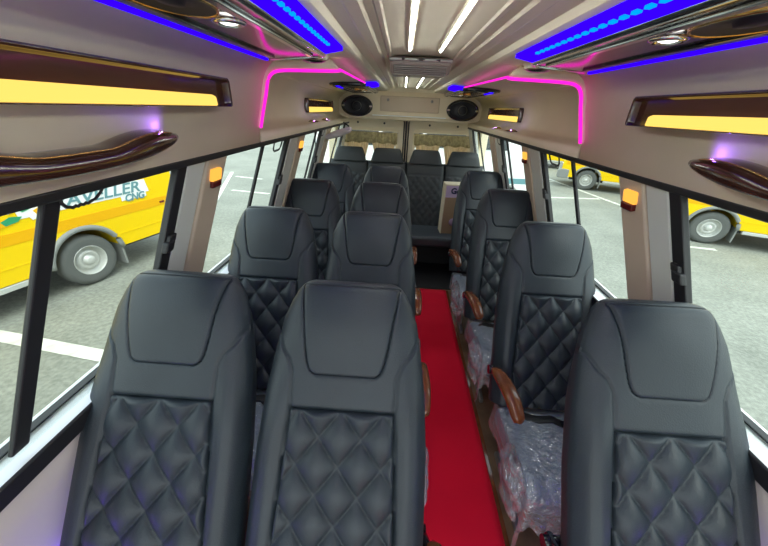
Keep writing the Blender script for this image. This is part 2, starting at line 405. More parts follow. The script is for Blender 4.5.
for s, side in ((-1, 'left'), (1, 'right')):
    cove_lamp(s, .20, 1.232, .696, 1.562, 1.648, 'long amber-lit brown cove lamp on the %s coving near the camera' % side)
    cove_lamp(s, 2.93, 3.98, .880, 1.520, 1.628, 'short amber-lit brown cove lamp on the %s coving near the rear speakers' % side)
    pod(s, .28, .985, .724, 1.490, .060, 'wavy glossy brown grip above the nearest %s window' % side)
    pod(s, 2.72, 3.40, .790, 1.455, .055, 'small brown grip above the rearmost %s window' % side)

# ------------------------------------------------------------------ overhead consoles
def console(s, y0, y1, zc, label, back=False):
    t = thing('overhead_console', label, 'overhead console', (s*.52, y0, zc)); W = y1-y0
    X0, X1 = -.12, .172
    def outline(i=0, sc=1):
        pts = []; r = .07
        yo = lambda x: (.085*(x-X0)/(X1-X0) if not back else 0)
        for (cx, cy, a0) in ((X1-r, W+.06-r, 0), (X0+r*.6, W-.06-r, 90), (X0+r*.6, r, 180), (X1-r, r, 270)):
            for k in range(6):
                a = math.radians(a0+18*k); pts.append((cx+(r-i)*math.cos(a), cy+(r-i)*math.sin(a)))
        return pts
    rows = []
    for i, z in ((-.004, .012), (-.006, -.004), (-.002, -.014), (.010, -.018), (.016, -.012)):
        rows.append([(s*x, y, z) for x, y in outline(i)])
    mb = MB(); mb.grid(rows, True, True); mb.build('chrome_rim', M['chrome' if not back else 'gloss_black'], t)
    mb = MB(); base = [(s*x, y, -.013) for x, y in outline(.016)]; up = [(s*x, y, .010) for x, y in outline(.016)]
    mb.grid([base, up], False, True); mb.add(base, [tuple(range(24))]); mb.add(up, [tuple(range(24))])
    mb.build('mirror_panel', M['mirror' if not back else 'gloss_black'], t)
    # dark band along the outer side
    mb = MB(); mb.box(min(s*.058, s*.092), max(s*.058, s*.092), .10, W-.06, -.020, -.012); mb.build('dark_band', M['gloss_black'], t, bevel=.003)
    mb = MB(); mb.box(min(s*-.110, s*-.088), max(s*-.110, s*-.088), .10, W-.14, -.020, -.012); mb.build('chrome_trim', M['chrome'], t, bevel=.003)
    for cy in ((.55, ) if not back else (W*.5, )):
        cy = W-.80 if not back else W*.5
        mb = MB(); rows = []
        for rr_, z in ((1.08, -.013), (1.07, -.020), (1.04, -.022), (1.0, -.020), (.7, -.014), (.35, -.014), (.3, -.022), (.001, -.024)):
            rows.append([(s*(-.02)+.064*rr_*math.cos(a)*1., cy+.105*rr_*math.sin(a), z) for a in [2*PI*k/32 for k in range(32)]])
        mb.grid(rows[3:], True, True); sp = mb.build('speaker', M['cone'], t)
        mb = MB(); mb.grid(rows[:4], True, True); mb.build('speaker_rim', M['gold'], sp)
    mb = MB(); c = (s*-.055, W-.655, -.016); mb.lathe([(.034, .0), (.036, -.006), (.028, -.010), (.022, -.006)], c, 'z', 24); sl = mb.build('spot_rim', M['chrome'], t)
    mb = MB(); mb.lathe([(.022, -.005), (.012, -.009), (.001, -.010)], c, 'z', 24); mb.build('spot_lens', M['spot'], sl)
    # blue light strips along both edges
    mb = MB()
    mb.prism([(-.130, -.012), (-.215, .004), (-.215, .022), (-.125, .016)], lambda p, q, tt: (s*p, tt, q), .02, .34 if back else W-.13)
    mb.build('inner_light_strip', M['led_blue'], t)
    if not back:
        for k in range(44):
            y = .10+k*.036; mb = MB(); mb.box(min(s*-.200, s*-.190), max(s*-.200, s*-.190), y, y+.017, -.004, .004); mb.build('light_dot', M['led_cyan'], t)
    mb = MB(); mb.prism([(.098, -.018), (.100, -.0245), (.112, -.0245), (.114, -.018), (.106, -.012)], lambda p, q, tt: (s*p, tt, q), .02, .30 if back else W-.02)
    mb.build('outer_light_strip', M['led_blue'], t)
    return t
for s, side in ((-1, 'left'), (1, 'right')):
    console(s, -.45, 1.50, 1.752, 'large mirrored overhead console with blue lights at the %s near the camera' % side)
    console(s, 2.95, 4.25, 1.742, 'dark overhead console with blue ends above the %s rear speaker' % side, True)
    t = thing('ceiling_spotlight', 'small dark oval ceiling spotlight beside the %s magenta strip' % side, 'spotlight', (s*.455, 1.555, 1.748))
    mb = MB(); rows = [[(.052*r*math.cos(a), .032*r*math.sin(a), z) for a in [2*PI*k/28 for k in range(28)]] for r, z in ((1.2, .016), (1.1, .002), (1., -.004), (.85, -.002))]
    mb.grid(rows, True, True); mb.build('rim', M['ceil'], t)
    mb = MB(); rows = [[(.052*r*math.cos(a), .032*r*math.sin(a), z) for a in [2*PI*k/28 for k in range(28)]] for r, z in ((.95, -.008), (.6, -.013), (.01, -.015))]
    mb.grid(rows, True, True); mb.build('lens', M['gloss_black'], t)

# white LED strips on the centre of the ceiling
for i, (y0, y1, nm) in enumerate(((-.4, 1.62, 'long'), (2.66, 4.2, 'short'))):
    for s, sd in ((-1, 'left'), (1, 'right')):
        t = thing('ceiling_light_strip', '%s white light strip on the ceiling centre, %s of its pair, %s the vent' % (nm, sd, 'in front of' if i == 0 else 'behind'), 'light strip', (s*.064, y0, 1.80))
        mb = MB(); mb.box(-.011, .011, -.01, y1-y0+.01, .0, .012); mb.build('channel', M['ceil'], t, bevel=.002)
        mb = MB(); mb.box(-.0039, .0039, 0, y1-y0, -.004, .001); mb.build('diffuser', M['led_white'], t, bevel=.002)
# ceiling vent
t = thing('ceiling_vent', 'pale louvred air vent on the ceiling centre between the light strips', 'vent', (-.008, 1.80, 1.80))
mb = MB(); mb.prism([(0, 0), (.0, -.030), (.05, -.065), (.45, -.050), (.52, 0)], lambda p, q, tt: (tt, p, q), -.145, .145); mb.build('housing', M['ventgrey'], t, bevel=.012, seg=3)
mb = MB(); mb.box(-.15, .15, -.010, .012, -.020, -.004); mb.build('chrome_bar', M['steel'], t, bevel=.005)
for k in range(5):
    mb = MB(); M_ = Matrix.Translation((0, .001+.0105*k, -.038-.0072*k)) @ Matrix.Rotation(math.radians(25), 4, 'X'); mb.box(-.125, .125, -.006, .006, -.0012, .0012, M_); mb.build('louvre', M['rim'], t)
mb = MB(); mb.tube([(-.09+.045*k, -.006+.004*(k % 2), -.012) for k in range(5)], .006, 8); mb.build('slider', M['gloss_black'], t)

# ------------------------------------------------------------------ rear bulkhead with speakers
mb = MB(); prof = [(4.52, 1.775), (4.50, 1.72), (4.492, 1.60), (4.488, 1.49), (4.47, 1.47), (4.475, 1.452), (4.60, 1.44), (4.75, 1.44), (4.75, 1.80)]
mb.prism(prof, lambda p, q, tt: (tt, p, q), -.93, .93); struct(mb, 'wall_rear', M['panel'], bevel=.004)
mb = MB(); mb.box(-.93, .93, 4.50, 4.78, 1.765, 1.88); struct(mb, 'ceiling_rear', M['ceil'])
mb = MB(); mb.box(-.365, .365, 4.478, 4.50, 1.545, 1.715); struct(mb, 'trim_40', M['taupe'], bevel=.008)
mb = MB(); mb.box(-.46, .46, 4.466, 4.486, 1.490, 1.503); struct(mb, 'trim_41', M['ledge'], bevel=.002)
for q, x in enumerate((-.27, .27)):
    mb = MB(); mb.lathe([(.001, -.012), (.014, -.010), (.016, 0)], (x, 4.478, 1.672), 'y', 16); o = mb.build('round_catch', M['steel'])
    o['label'] = 'small round catch on the %s end of the rear ceiling locker' % ('left', 'right')[q]; o['category'] = 'catch'
for s, sd in ((-1, 'left'), (1, 'right')):
    t = thing('wall_speaker', 'black oval speaker on the bulkhead at the %s above the rear doors' % sd, 'speaker', (s*.655, 4.488, 1.59))
    def ell(a, b, y, n=40): return [(a*math.cos(2*PI*k/n), y, b*math.sin(2*PI*k/n)) for k in range(n)]
    mb = MB(); mb.grid([ell(.195, .118, .004), ell(.197, .12, -.012), ell(.180, .105, -.022), ell(.165, .094, -.016)], True, True); mb.build('surround', M['gloss_black'], t)
    mb = MB(); mb.grid([ell(.166, .095, -.016), ell(.12, .07, -.002), ell(.06, .05, .002), ell(.05, .048, -.012), ell(.04, .038, -.018), ell(.001, .001, -.02)], True, True); mb.build('cone', M['cone'], t)
    mb = MB(); mb.grid([ell(.052, .05, -.012, 24), ell(.056, .054, -.016, 24), ell(.050, .048, -.02, 24)], True, True); mb.build('cone_ring', M['greyplastic'], t)
    for q in (-1, 1):
        mb = MB(); mb.box(q*.172-.018, q*.172+.018, -.028, -.014, -.010, .010); mb.build('badge', M['chrome'], t, bevel=.004)

# ------------------------------------------------------------------ rear doors with curtains
for s, n_ in ((-1, 1), (1, 2)):
    D = bpy.data.objects.new('door_%d' % n_, None); COL.objects.link(D); D.location = (s*.5-.02, 4.74, FLOOR); D['kind'] = 'structure'
    x0, x1 = sorted((s*.03-.02, s*.93)); ox = s*.5-.02
    def DL(mb): mb.v = [(v[0]-ox, v[1]-4.74, v[2]-FLOOR) for v in mb.v]; return mb
    # door leaf as a frame round the window hole, rounded hole
    hx0, hx1, hz0, hz1, r = x0+.105, x1-.105, .80, 1.30, .06
    nn = 8; hole = []; outer = []
    for (cx, cz, a0, ex, ez) in ((hx1-r, hz1-r, 0, x1, 1.45), (hx0+r, hz1-r, 90, x0, 1.45), (hx0+r, hz0+r, 180, x0, FLOOR), (hx1-r, hz0+r, 270, x1, FLOOR)):
        for k in range(nn):
            a = math.radians(a0+90*k/(nn-1)); hole.append((cx+r*math.cos(a), cz+r*math.sin(a)))
            c, sn = math.cos(a), math.sin(a); m_ = max(abs(c), abs(sn))
            rx = .05
            outer.append((ex-(math.copysign(1, ex-cx))*rx*(1-abs(c)**.6), ez-(math.copysign(1, ez-cz))*rx*(1-abs(sn)**.6)))
    mb = MB()
    rows = [[(p[0], 4.70, p[1]) for p in outer], [(p[0], 4.665, p[1]) for p in outer], [(p[0]+(q[0]-p[0])*.65, 4.665, p[1]+(q[1]-p[1])*.65) for p, q in zip(outer, hole)],
            [(p[0], 4.69, p[1]) for p in hole], [(p[0], 4.72, p[1]) for p in hole]]
    mb.grid(rows, False, True); DL(mb).build('door_leaf', M['panel'], D)
    mb = MB(); g0 = [(p[0], 4.705, p[1]) for p in hole]; g1 = [(p[0], 4.71, p[1]) for p in hole]
    mb.grid([g0, g1], False, True); mb.add(g0, [tuple(range(len(g0)))]); mb.add(g1, [tuple(range(len(g1)))]); DL(mb).build('pane', M['glass'], D)
    mb = MB(); mb.tube([(x0+.02+(p[0]-x0)*(x1-x0-.04)/(x1-x0) if False else p[0], 4.66, p[1]) for p in outer], .009, 6, closed=True); DL(mb).build('gasket', M['black'], D)
    for q, xx in enumerate((.30, .70)):
        mb = MB(); X = x0+(x1-x0)*xx; mb.lathe([(.001, -.01), (.013, -.008), (.014, .004)], (X, 4.665, 1.40), 'y', 14); DL(mb).build('cap', M['black'], D)
    # curtains
    wl_, wr_ = hx0-.02, hx1+.02; wc = (wl_+wr_)/2; sd = 'left' if s < 0 else 'right'
    mb = MB(); n = 90; rows = []
    for j in range(5):
        v = j/4; rows.append([(wl_+(wr_-wl_)*i/n, 4.615+.008*math.sin(i*.9+1.7*math.sin(i*.23))*(.4+.8*v), 1.292-.135*v-.008*v*math.sin(i*.31)) for i in range(n+1)])
    mb.grid(rows, True); o = mb.build('curtain_valance', M['curtain']); o.modifiers.new('s', 'SOLIDIFY').thickness = .003
    o['label'] = 'olive gathered valance across the top of the %s rear door window' % sd; o['category'] = 'curtain'
    mb = MB(); mb.tube([(wl_-.01, 4.628, 1.29), (wr_+.01, 4.628, 1.29)], .006, 8); o = mb.build('curtain_rod', M['steel']); o['label'] = 'thin rod carrying the %s rear door curtains' % sd; o['category'] = 'curtain rod'
    for q in (0, 1):
        a0, a1 = (wl_+.005, wc-.01) if q == 0 else (wc+.01, wr_-.005)
        c = (a0+a1)/2; mb = MB(); rows = []; n = 70
        for j in range(16):
            v = j/15; sq = 1-.42*smooth(0, 1, v); hw = (a1-a0)/2*sq
            rows.append([(c+hw*(2*i/n-1), 4.645+.014*math.sin(i*.85+.8*math.sin(i*.2))*(.6+.4*v), 1.285-.46*v) for i in range(n+1)])
        mb.grid(rows, True); o = mb.build('curtain', M['sheer']); o.modifiers.new('s', 'SOLIDIFY').thickness = .002
        o['label'] = 'gathered beige curtain on the %s side of the %s rear door window' % ('left' if q == 0 else 'right', sd); o['category'] = 'curtain'
mb = MB(); mb.box(-.07, .03, 4.70, 4.72, FLOOR, 1.44); struct(mb, 'trim_45', M['panel'])
mb = MB(); mb.box(-.031, -.009, 4.672, 4.70, FLOOR, 1.44); struct(mb, 'trim_42', M['black'], bevel=.004)
for s in (-1, 1):
    a, b = sorted((s*.93, s*1.02)); mb = MB(); mb.box(a, b, 4.45, 4.76, FLOOR, 1.88); struct(mb, 'trim_%d' % (43 if s < 0 else 44), M['panel'], bevel=.01)

# wrapped bundle hanging in the left rear corner
t = thing('wrapped_bundle', 'pale plastic-wrapped bundle hanging in the left rear corner above the bench', 'wrapped bundle', (-.665, 3.12, 1.365))
mb = MB(); rows = []
for i in range(17):
    u = i/16; row = []
    for k in range(16):
        a = 2*PI*k/16; r = .050*(math.sin(PI*clamp(u*.94+.03))**.35)*(1+.35*noise.noise(Vector((u*6, k*.7, 1))))
        row.append((-.10+.24*u, .02*math.sin(5*u)+r*.75*math.cos(a), -.045+.08*u+r*.65*math.sin(a)))
    rows.append(row)
mb.grid(rows, True, True); mb.add(rows[0], [tuple(range(16))]); mb.add(rows[-1], [tuple(range(16))[::-1]]); mb.build('roll', mat('pale_wrap', (.62, .55, .56), .35, bump=.8, bscale=25), t)
mb = MB(); mb.tube([(.12, 0, .035), (.11, 0, .06), (.06, .03, .085)], .006, 8); mb.build('strap', M['black'], t)
mb = MB(); mb.tube([(-.09, 0, -.045), (-.10, 0, -.065), (-.095, 0, -.09)], [.02, .012, .006], 8); mb.build('knot', M['cartonpale'], t)

# ------------------------------------------------------------------ carpet
mb = MB(); n = 40; rows = []
for i in range(n+1):
    y = YF+(3.02-YF)*i/n
    rows.append([(x+.004*noise.noise(Vector((x, y*3, 0))), y, FLOOR+.006+(0 if abs(x-.23) > .25 else .004*noise.noise(Vector((x*5, y*4, 2))))) for x in [-.02+.52*k/14 for k in range(15)]])
mb.grid(rows, True); o = mb.build('aisle_carpet', M['carpet']); md = o.modifiers.new('s', 'SOLIDIFY'); md.thickness = .006; md.offset = -1
o['label'] = 'bright red carpet runner laid along the aisle'; o['category'] = 'carpet'
for x, sd in ((.512, 'right'), (-.033, 'left')):
    mb = MB(); mb.box(x-.011, x+.011, YF, 3.02, FLOOR-.004, FLOOR+.009); o = mb.build('carpet_edging', M['wood'], bevel=.003)
    o['label'] = 'thin brown edging strip along the %s side of the red carpet' % sd; o['category'] = 'edging'

# ================================================================== SEATS
LEN = .93; KV = Vector((0, .447, .894)); KN = Vector((0, -.894, .447)); TOP = Vector((0, 0, 1.262))
def set_lean(k):
    global KV, KN
    h = math.hypot(k, 1); KV = Vector((0, k/h, 1/h)); KN = Vector((0, -1/h, k/h))
HW = [(0, .118), (.006, .138), (.016, .152), (.035, .166), (.07, .184), (.12, .202), (.20, .217), (.33, .236), (.50, .248), (.80, .252), (.93, .252)]
def hwid(s_): return interp(s_, HW)
def side_seam(s_):
    if s_ > .27: return interp(s_, [(.27, .150), (.37, .148), (.93, .178)])
    return interp(s_, [(.13, .225), (.17, .206), (.21, .186), (.235, .164), (.27, .150)])
def pad_half(s_): return interp(s_, [(0, .150), (.03, .146), (.10, .134), (.2, .120), (.24, .112), (.262, .104), (.274, .088), (.279, .06)])
def g(d, w_): return math.exp(-(d/w_)**2)
def frontd(x, s_):
    """front surface depth of the backrest at lateral x, distance s_ down from the top"""
    h = hwid(s_); u = clamp(abs(x)/h)
    d = .062*(1-u**4.5)**.5
    d += .016*smooth(.60, .80, u)*(1-smooth(.86, 1., u))*smooth(.22, .45, s_)       # side bolsters
    d *= (1-clamp((.05-s_)/.05)**2.4)**.5 if s_ < .05 else 1
    d += .016*g(s_-.12, .10)*(1-u*u)                                                 # headrest bulge
    d -= .008*g(abs(x)-side_seam(s_), .0038)*smooth(.12, .16, s_)
    d -= .007*g(s_-.37, .0045)*(1 if abs(x) < side_seam(s_) else 0)
    if s_ < .29:
        dd = min(abs(abs(x)-pad_half(s_)), abs(s_-.277) if abs(x) < .085 else 9)
        d -= .0035*g(dd, .003)*smooth(.0, .04, s_)
    return d
def quilt(x, s_):
    a = x/.118+(s_-.37)/.150; b = x/.118-(s_-.37)/.150
    q = (abs(math.sin(PI*a))*abs(math.sin(PI*b)))**.5
    e = clamp((side_seam(s_)-abs(x))/.012)*clamp((s_-.372)/.012)
    return (.025*q-.007)*e
def P_(x, s_, d): return TOP-KV*s_+KN*(d-.03)+Vector((x, 0, 0))

def make_seat():
    root = thing('passenger_seat', 'x', 'seat', (0, 0, FLOOR))
    NU, NV = 100, 190
    ss = [LEN*(i/NV)**1.15 for i in range(NV+1)]
    us = [math.sin((2*j/NU-1)*PI/2*.999) for j in range(NU+1)]
    us = [.55*(2*j/NU-1)+.45*us[j] for j in range(NU+1)]
    zone = lambda x, s_: (s_ > .373 and abs(x) < side_seam(s_)-.003)
    padz = lambda x, s_: (s_ > .02 and s_ < .274 and abs(x) < pad_half(s_)-.002)
    mb = MB(); fr = []; bk = []
    for s_ in ss:
        h = hwid(s_); fr.append([P_(u*h, s_, frontd(u*h, s_)-(.012 if (zone(u*h, s_) or padz(u*h, s_)) else 0)) for u in us])
        bk.append([P_(u*h, s_, -(.055+.045*smooth(.05, .30, s_))*(1-abs(u)**5)**.4*((1-clamp((.04-s_)/.04)**2.4)**.5 if s_ < .04 else 1)*1.) for u in us])
    mb.grid(fr, True); mb.grid(bk, True, flip=True)
    mb.grid([fr[-1], bk[-1]], True); mb.grid([fr[0], bk[0]], True)
    mb.grid([[r[0] for r in fr], [r[0] for r in bk]], True); mb.grid([[r[-1] for r in fr], [r[-1] for r in bk]], True)
    mb.build('backrest', M['leather'], root)
    # quilted centre panel
    n1, n2 = 84, 150; rows = []
    for i in range(n2+1):
        s_ = .371+(LEN-.371)*i/n2; h = side_seam(s_)-.001
        rows.append([P_(x, s_, frontd(x, s_)+quilt(x, s_)-.012*(1-clamp((h-abs(x))/.006))*0-.014*(1 if j in (0, n1) or i == 0 else 0)) for j, x in [(j, h*(2*j/n1-1)) for j in range(n1+1)]])
    mb = MB(); mb.grid(rows, True); mb.build('quilted_panel', M['leather'], root)
    # headrest pad
    n1, n2 = 50, 60; rows = []
    for i in range(n2+1):
        s_ = .018+(.277-.018)*i/n2; h = pad_half(s_)-.001
        rows.append([P_(x, s_, frontd(x, s_)+.003*clamp((h-abs(x))/.01)*clamp((.277-s_)/.01)-.012*(1 if j in (0, n1) or i in (0, n2) else 0)) for j, x in [(j, h*(2*j/n1-1)) for j in range(n1+1)]])
    mb = MB(); mb.grid(rows, True); mb.build('headrest_pad', M['leather'], root)
    # seat cushion
    def cush(u, v, infl=0):
        """u across -1..1, v front..back 0..1 -> top surface"""
        x = u*.215; y = -.86+v*.47
        z = .440-.05*v+.012*math.cos(u*PI/2)-.03*smooth(.12, 0, v)+.014*smooth(.6, .9, abs(u))
        return x, y, z
    mb = MB(); rows = []
    n = 30
    for j in range(n+1):
        v = j/n; row = []
        e = (1-abs(2*v-1)**8)**.25
        for k in range(48):
            a = 2*PI*k/48; c, sn = math.cos(a), math.sin(a)
            u = math.copysign(abs(c)**.35, c); w_ = math.copysign(abs(sn)**.45, sn)
            x, y, z = cush(u*e if False else u, v); zz = z-.07+.07*w_*(.25+.75*e)
            row.append((x*(.94+.06*e), y, zz))
        rows.append(row)
    mb.grid(rows, True, True); mb.add(rows[0], [tuple(range(48))]); mb.add(rows[-1], [tuple(range(48))[::-1]])
    mb.build('cushion', M['fabric_seat'], root)
    # crumpled clear plastic cover on the cushion
    mb = MB(); rows = []; nu, nv = 70, 60
    for j in range(nv+1):
        t_ = j/nv; row = []
        for i in range(nu+1):
            q = 2*i/nu-1
            # unfold: across
            ax = abs(q); u = clamp(ax/.70); drop = max(0, ax-.70)/.30
            v = clamp((t_-.25)/.75); fd = max(0, .25-t_)/.25
            x, y, z = cush(math.copysign(u, q), v)
            nz = noise.noise(Vector((q*4, t_*5, .3)))*.5+noise.noise(Vector((q*11, t_*12, 4)))*.3
            fold = abs(noise.noise(Vector((q*7+t_*3, t_*4, 9))))
            x += math.copysign(drop, q)*.006*(1+2*nz)+(math.copysign(.007, q) if drop > 0 else 0)
            z += .010+.016*fold+.008*nz
            z -= drop*(.15+.05*nz)+fd*(.17+.05*nz)
            y -= fd*.02*(1+2.5*nz)+(.010 if fd > 0 else 0)
            x += .008*nz*drop+.010*nz*fd
            row.append((x, y, z))
        rows.append(row)
    mb.grid(rows, True); o = mb.build('plastic_cover', M['plastic'], root, label='crumpled clear plastic cover')
    # frame and legs
    mb = MB(); mb.box(-.20, .20, -.82, -.42, .285, .315); mb.box(-.21, -.18, -.80, -.40, .25, .30); mb.box(.18, .21, -.80, -.40, .25, .30); mb.build('seat_frame', M['greyplastic'], root, bevel=.006)
    for sx in (-1, 1):
        mb = MB(); x = sx*.14
        mb.prism([(-.78, 0), (-.40, 0), (-.40, .03), (-.52, .05), (-.55, .26), (-.68, .26), (-.70, .05), (-.78, .03)], lambda p, q, tt: (tt, p, q), x-.012, x+.012)
        mb.build('leg', M['steel'], root, bevel=.004)
    # lap belt lying at the back of the cushion
    mb = MB(); pts = [(-.19, -.44, .37), (-.14, -.47, .425), (-.05, -.50, .43), (.02, -.49, .43), (.06, -.52, .432)]
    mb.tube(pts, .022, 8, flat=.12, up=(0, 0, 1)); bl = mb.build('lap_belt', M['black'], root)
    mb = MB(); mb.box(.05, .12, -.545, -.505, .425, .445); mb.build('buckle', M['gloss_black'], bl, bevel=.006)
    return root

def make_arm(parent, sx):
    """curved varnished wooden armrest on the aisle side"""
    mb = MB(); pts = []; rr = []; n = 22; rows = []
    for i in range(n+1):
        u = i/n; y = -.36-.31*u; z = .612+.022*math.sin(u*PI*.9)-.02*smooth(.65, 1, u)
        wd = .026+.006*math.sin(u*PI); hh = .016+.010*smooth(.0, .3, u)*(1-.3*u)
        e = (1-abs(2*u-1)**10)**.4
        rows.append([((sx*(.285 if sx > 0 else .258-.03*u))+wd*e*math.copysign(abs(math.cos(a))**.7, math.cos(a)), y, z+hh*e*math.copysign(abs(math.sin(a))**.7, math.sin(a))) for a in [2*PI*k/20 for k in range(20)]])
    mb.grid(rows, True, True); mb.add(rows[0], [tuple(range(20))]); mb.add(rows[-1], [tuple(range(20))[::-1]])
    arm = mb.build('armrest', M['wood'], parent, label='varnished brown wooden armrest')
    mb = MB(); q = .28 if sx > 0 else .245; mb.tube([(sx*.245, -.30, .56), (sx*q, -.40, .60), (sx*q, -.50, .605), (sx*q, -.60, .605)], [.016, .016, .013, .010], 10); mb.tube([(sx*.20, -.32, .56), (sx*.27, -.32, .56)], .022, 14)
    mb.build('arm_bracket', M['gloss_black'], arm)
    # crumpled plastic bag hanging from the arm's front end
    mb = MB(); rows = []
    for j in range(26):
        v = j/25; row = []
        for k in range(24):
            a = 2*PI*k/24; nz = noise.noise(Vector((math.cos(a)*1.5, math.sin(a)*1.5, v*4+sx)))
            n3 = abs(noise.noise(Vector((math.cos(a)*3, math.sin(a)*3, v*5))))
            r = .03+.045*math.sin(clamp(v*1.1)*PI*.9)**.6
            row.append((sx*(.235 if sx < 0 else .285)+r*.42*math.cos(a)*(1+.8*nz), -.74-.02*v+r*1.35*math.sin(a)*(1+.5*nz), .47-.24*v+.03*n3))
        rows.append(row)
    mb.grid(rows, True, True); mb.build('plastic_wrap', M['plastic_loose'], parent, label='loose crumpled clear plastic hanging at the aisle side')

set_lean(.68); seat_front = make_seat(); set_lean(.50); seat0 = make_seat()
used = [False, False]
def place(x, y, label, armside=0, wrap=True):
    q = 1 if y < 1 else 0; b = (seat0, seat_front)[q]
    o = b if not used[q] else copy_tree(b)
    used[q] = True; o.location = (x, y, FLOOR); o['label'] = label; o['group'] = 'quilted passenger seats'; return o
rows_y = [.845, 1.585, 2.325, 3.065]
nm = ['nearest the camera', 'in the second row', 'in the third row', 'in the fourth row']
# all seats are placed first from the bare seat, then those by the aisle get an armrest
S_all = []
for k, y in enumerate(rows_y):
    S_all.append((place(-.705 if k else -.715, y, 'dark quilted high-back seat by the left window %s' % nm[k]), 0))
    S_all.append((place(-.197, y, 'dark quilted high-back seat on the left of the aisle %s' % nm[k]), 1))
    S_all.append((place((.705, .712, .705, .69)[k], y, 'dark quilted high-back seat alone by the right window %s' % nm[k]), -1))
arms = {}
for o, sx in S_all:
    if not sx: continue
    if sx not in arms:
        make_arm(o, sx); arms[sx] = [c for c in children(o) if c.name.startswith(('armrest', 'plastic_wrap'))]
    else:
        for c in arms[sx]: copy_tree(c, o)

# ------------------------------------------------------------------ rear bench
B = thing('rear_bench', 'wide dark quilted four-place rear bench with four headrests', 'bench', (0, 3.9, FLOOR))
e_v = Vector((0, .30, .954)); e_n = Vector((0, -.954, .30)); B0 = Vector((0, -.03, .43))
for k, xc in enumerate((-.70, -.235, .235, .70)):
    hwk = .2325; mb = MB(); fr = []; bk = []; n1, n2 = 44, 60; H = .76
    for i in range(n2+1):
        v = i/n2; row = []; rb = []
        for j in range(n1+1):
            u = 2*j/n1-1; d = .06*((1-abs(u)**10)**.3)*((1-clamp((v-.9)/.1)**2.5)**.5); x = u*hwk
            if v < .80 and abs(u) < .86: d += (.014*(abs(math.sin(PI*(x/.09+v*H/.11)))*abs(math.sin(PI*(x/.09-v*H/.11))))**.5-.004)*clamp((.80-v)/.03)*clamp((.86-abs(u))/.05)
            d -= .007*g(v-.80, .008)
            row.append(Vector((xc+x, 0, 0))+B0+e_v*(v*H)+e_n*d); rb.append(Vector((xc+x, 0, 0))+B0+e_v*(v*H)-e_n*.05)
        fr.append(row); bk.append(rb)
    mb.grid(fr, True); mb.grid(bk, False); mb.grid([fr[0], bk[0]], False); mb.grid([fr[-1], bk[-1]], False)
    mb.grid([[r[0] for r in fr], [r[0] for r in bk]], False); mb.grid([[r[-1] for r in fr], [r[-1] for r in bk]], False)
    mb.build('backrest', M['bench_leather'], B)
    mb = MB(); base = B0+e_v*(H-.03); rows = []
    for i in range(11):
        v = i/10; ww = interp(v, [(0, .205), (.5, .182), (.9, .158), (1, .142)]); tt = interp(v, [(0, .055), (.6, .06), (.9, .045), (1, .02)])
        c = Vector((xc*.985, 0, 0))+base+e_v*(.175*v)+e_n*.01
        rows.append([c+Vector((ww*math.copysign(abs(math.cos(a))**.3, math.cos(a)), 0, 0))+e_n*(tt*math.copysign(abs(math.sin(a))**.5, math.sin(a))) for a in [2*PI*q/32 for q in range(32)]])
    mb.grid(rows, True, True); mb.add(rows[-1], [tuple(range(32))]); mb.add(rows[0], [tuple(range(32))[::-1]])
    mb.build('headrest', M['bench_leather'], B)
mb = MB(); mb.box(-.93, .93, -.50, .02, .34, .46); mb.build('cushion', M['leather_lit'], B, bevel=.035, seg=4)  # lighter leather than the backrests: light on the cushion front put into the colour
mb = MB(); mb.box(-.92, .92, -.20, .02, 0.006, .34); mb.build('base', M['darkfloor'], B, bevel=.005)

# carton standing on the bench
t = thing('carton_box', 'tall printed carton with a lilac top standing on the rear bench', 'box', (.55, 3.64, .312), math.radians(4))
mb = MB(); mb.box(-.115, .115, -.08, .08, 0, .42); mb.build('carton', M['carton'], t, bevel=.002)
mb = MB(); mb.box(-.117, -.1152, -.078, .078, .0, .55); mb.build('side_face', M['cartonpale'], t) if False else None
mb = MB(); mb.box(-.116, .116, -.081, .081, .42, .555); mb.build('printed_band', M['cartonlilac'], t, bevel=.002)
mb = MB(); mb.box(-.118, -.110, -.0815, .0815, 0, .555); mb.box(-.1165, .1165, -.082, .082, .548, .562); mb.build('pale_edge', M['cartonpale'], t, bevel=.001)
def text_mesh(txt, size, mt_, parent, name, mat4, shear=0, ext=.002, bold=0):
    cu = bpy.data.curves.new(name, 'FONT'); cu.body = txt; cu.size = size; cu.extrude = ext; cu.shear = shear; cu.align_x = 'CENTER'; cu.align_y = 'CENTER'; cu.offset = bold
    o = bpy.data.objects.new(name, cu); COL.objects.link(o)
    dg = bpy.context.evaluated_depsgraph_get(); me = bpy.data.meshes.new_from_object(o.evaluated_get(dg))
    bpy.data.objects.remove(o); me.name = name; me.materials.clear(); me.materials.append(mt_)
    n = bpy.data.objects.new(name, me); COL.objects.link(n); n.parent = parent; n.matrix_local = mat4; return n
text_mesh('Go', .085, M['navy'], t, 'lettering', Matrix.Translation((-.0, -.083, .49)) @ Matrix.Rotation(PI/2, 4, 'X'), bold=.003)
mb = MB(); mb.lathe([(.001, -.0835), (.045, -.0835), (.045, -.079)], (.01, 0, .14), 'y', 24); mb.build('printed_disc', M['cartonlilac'], t)

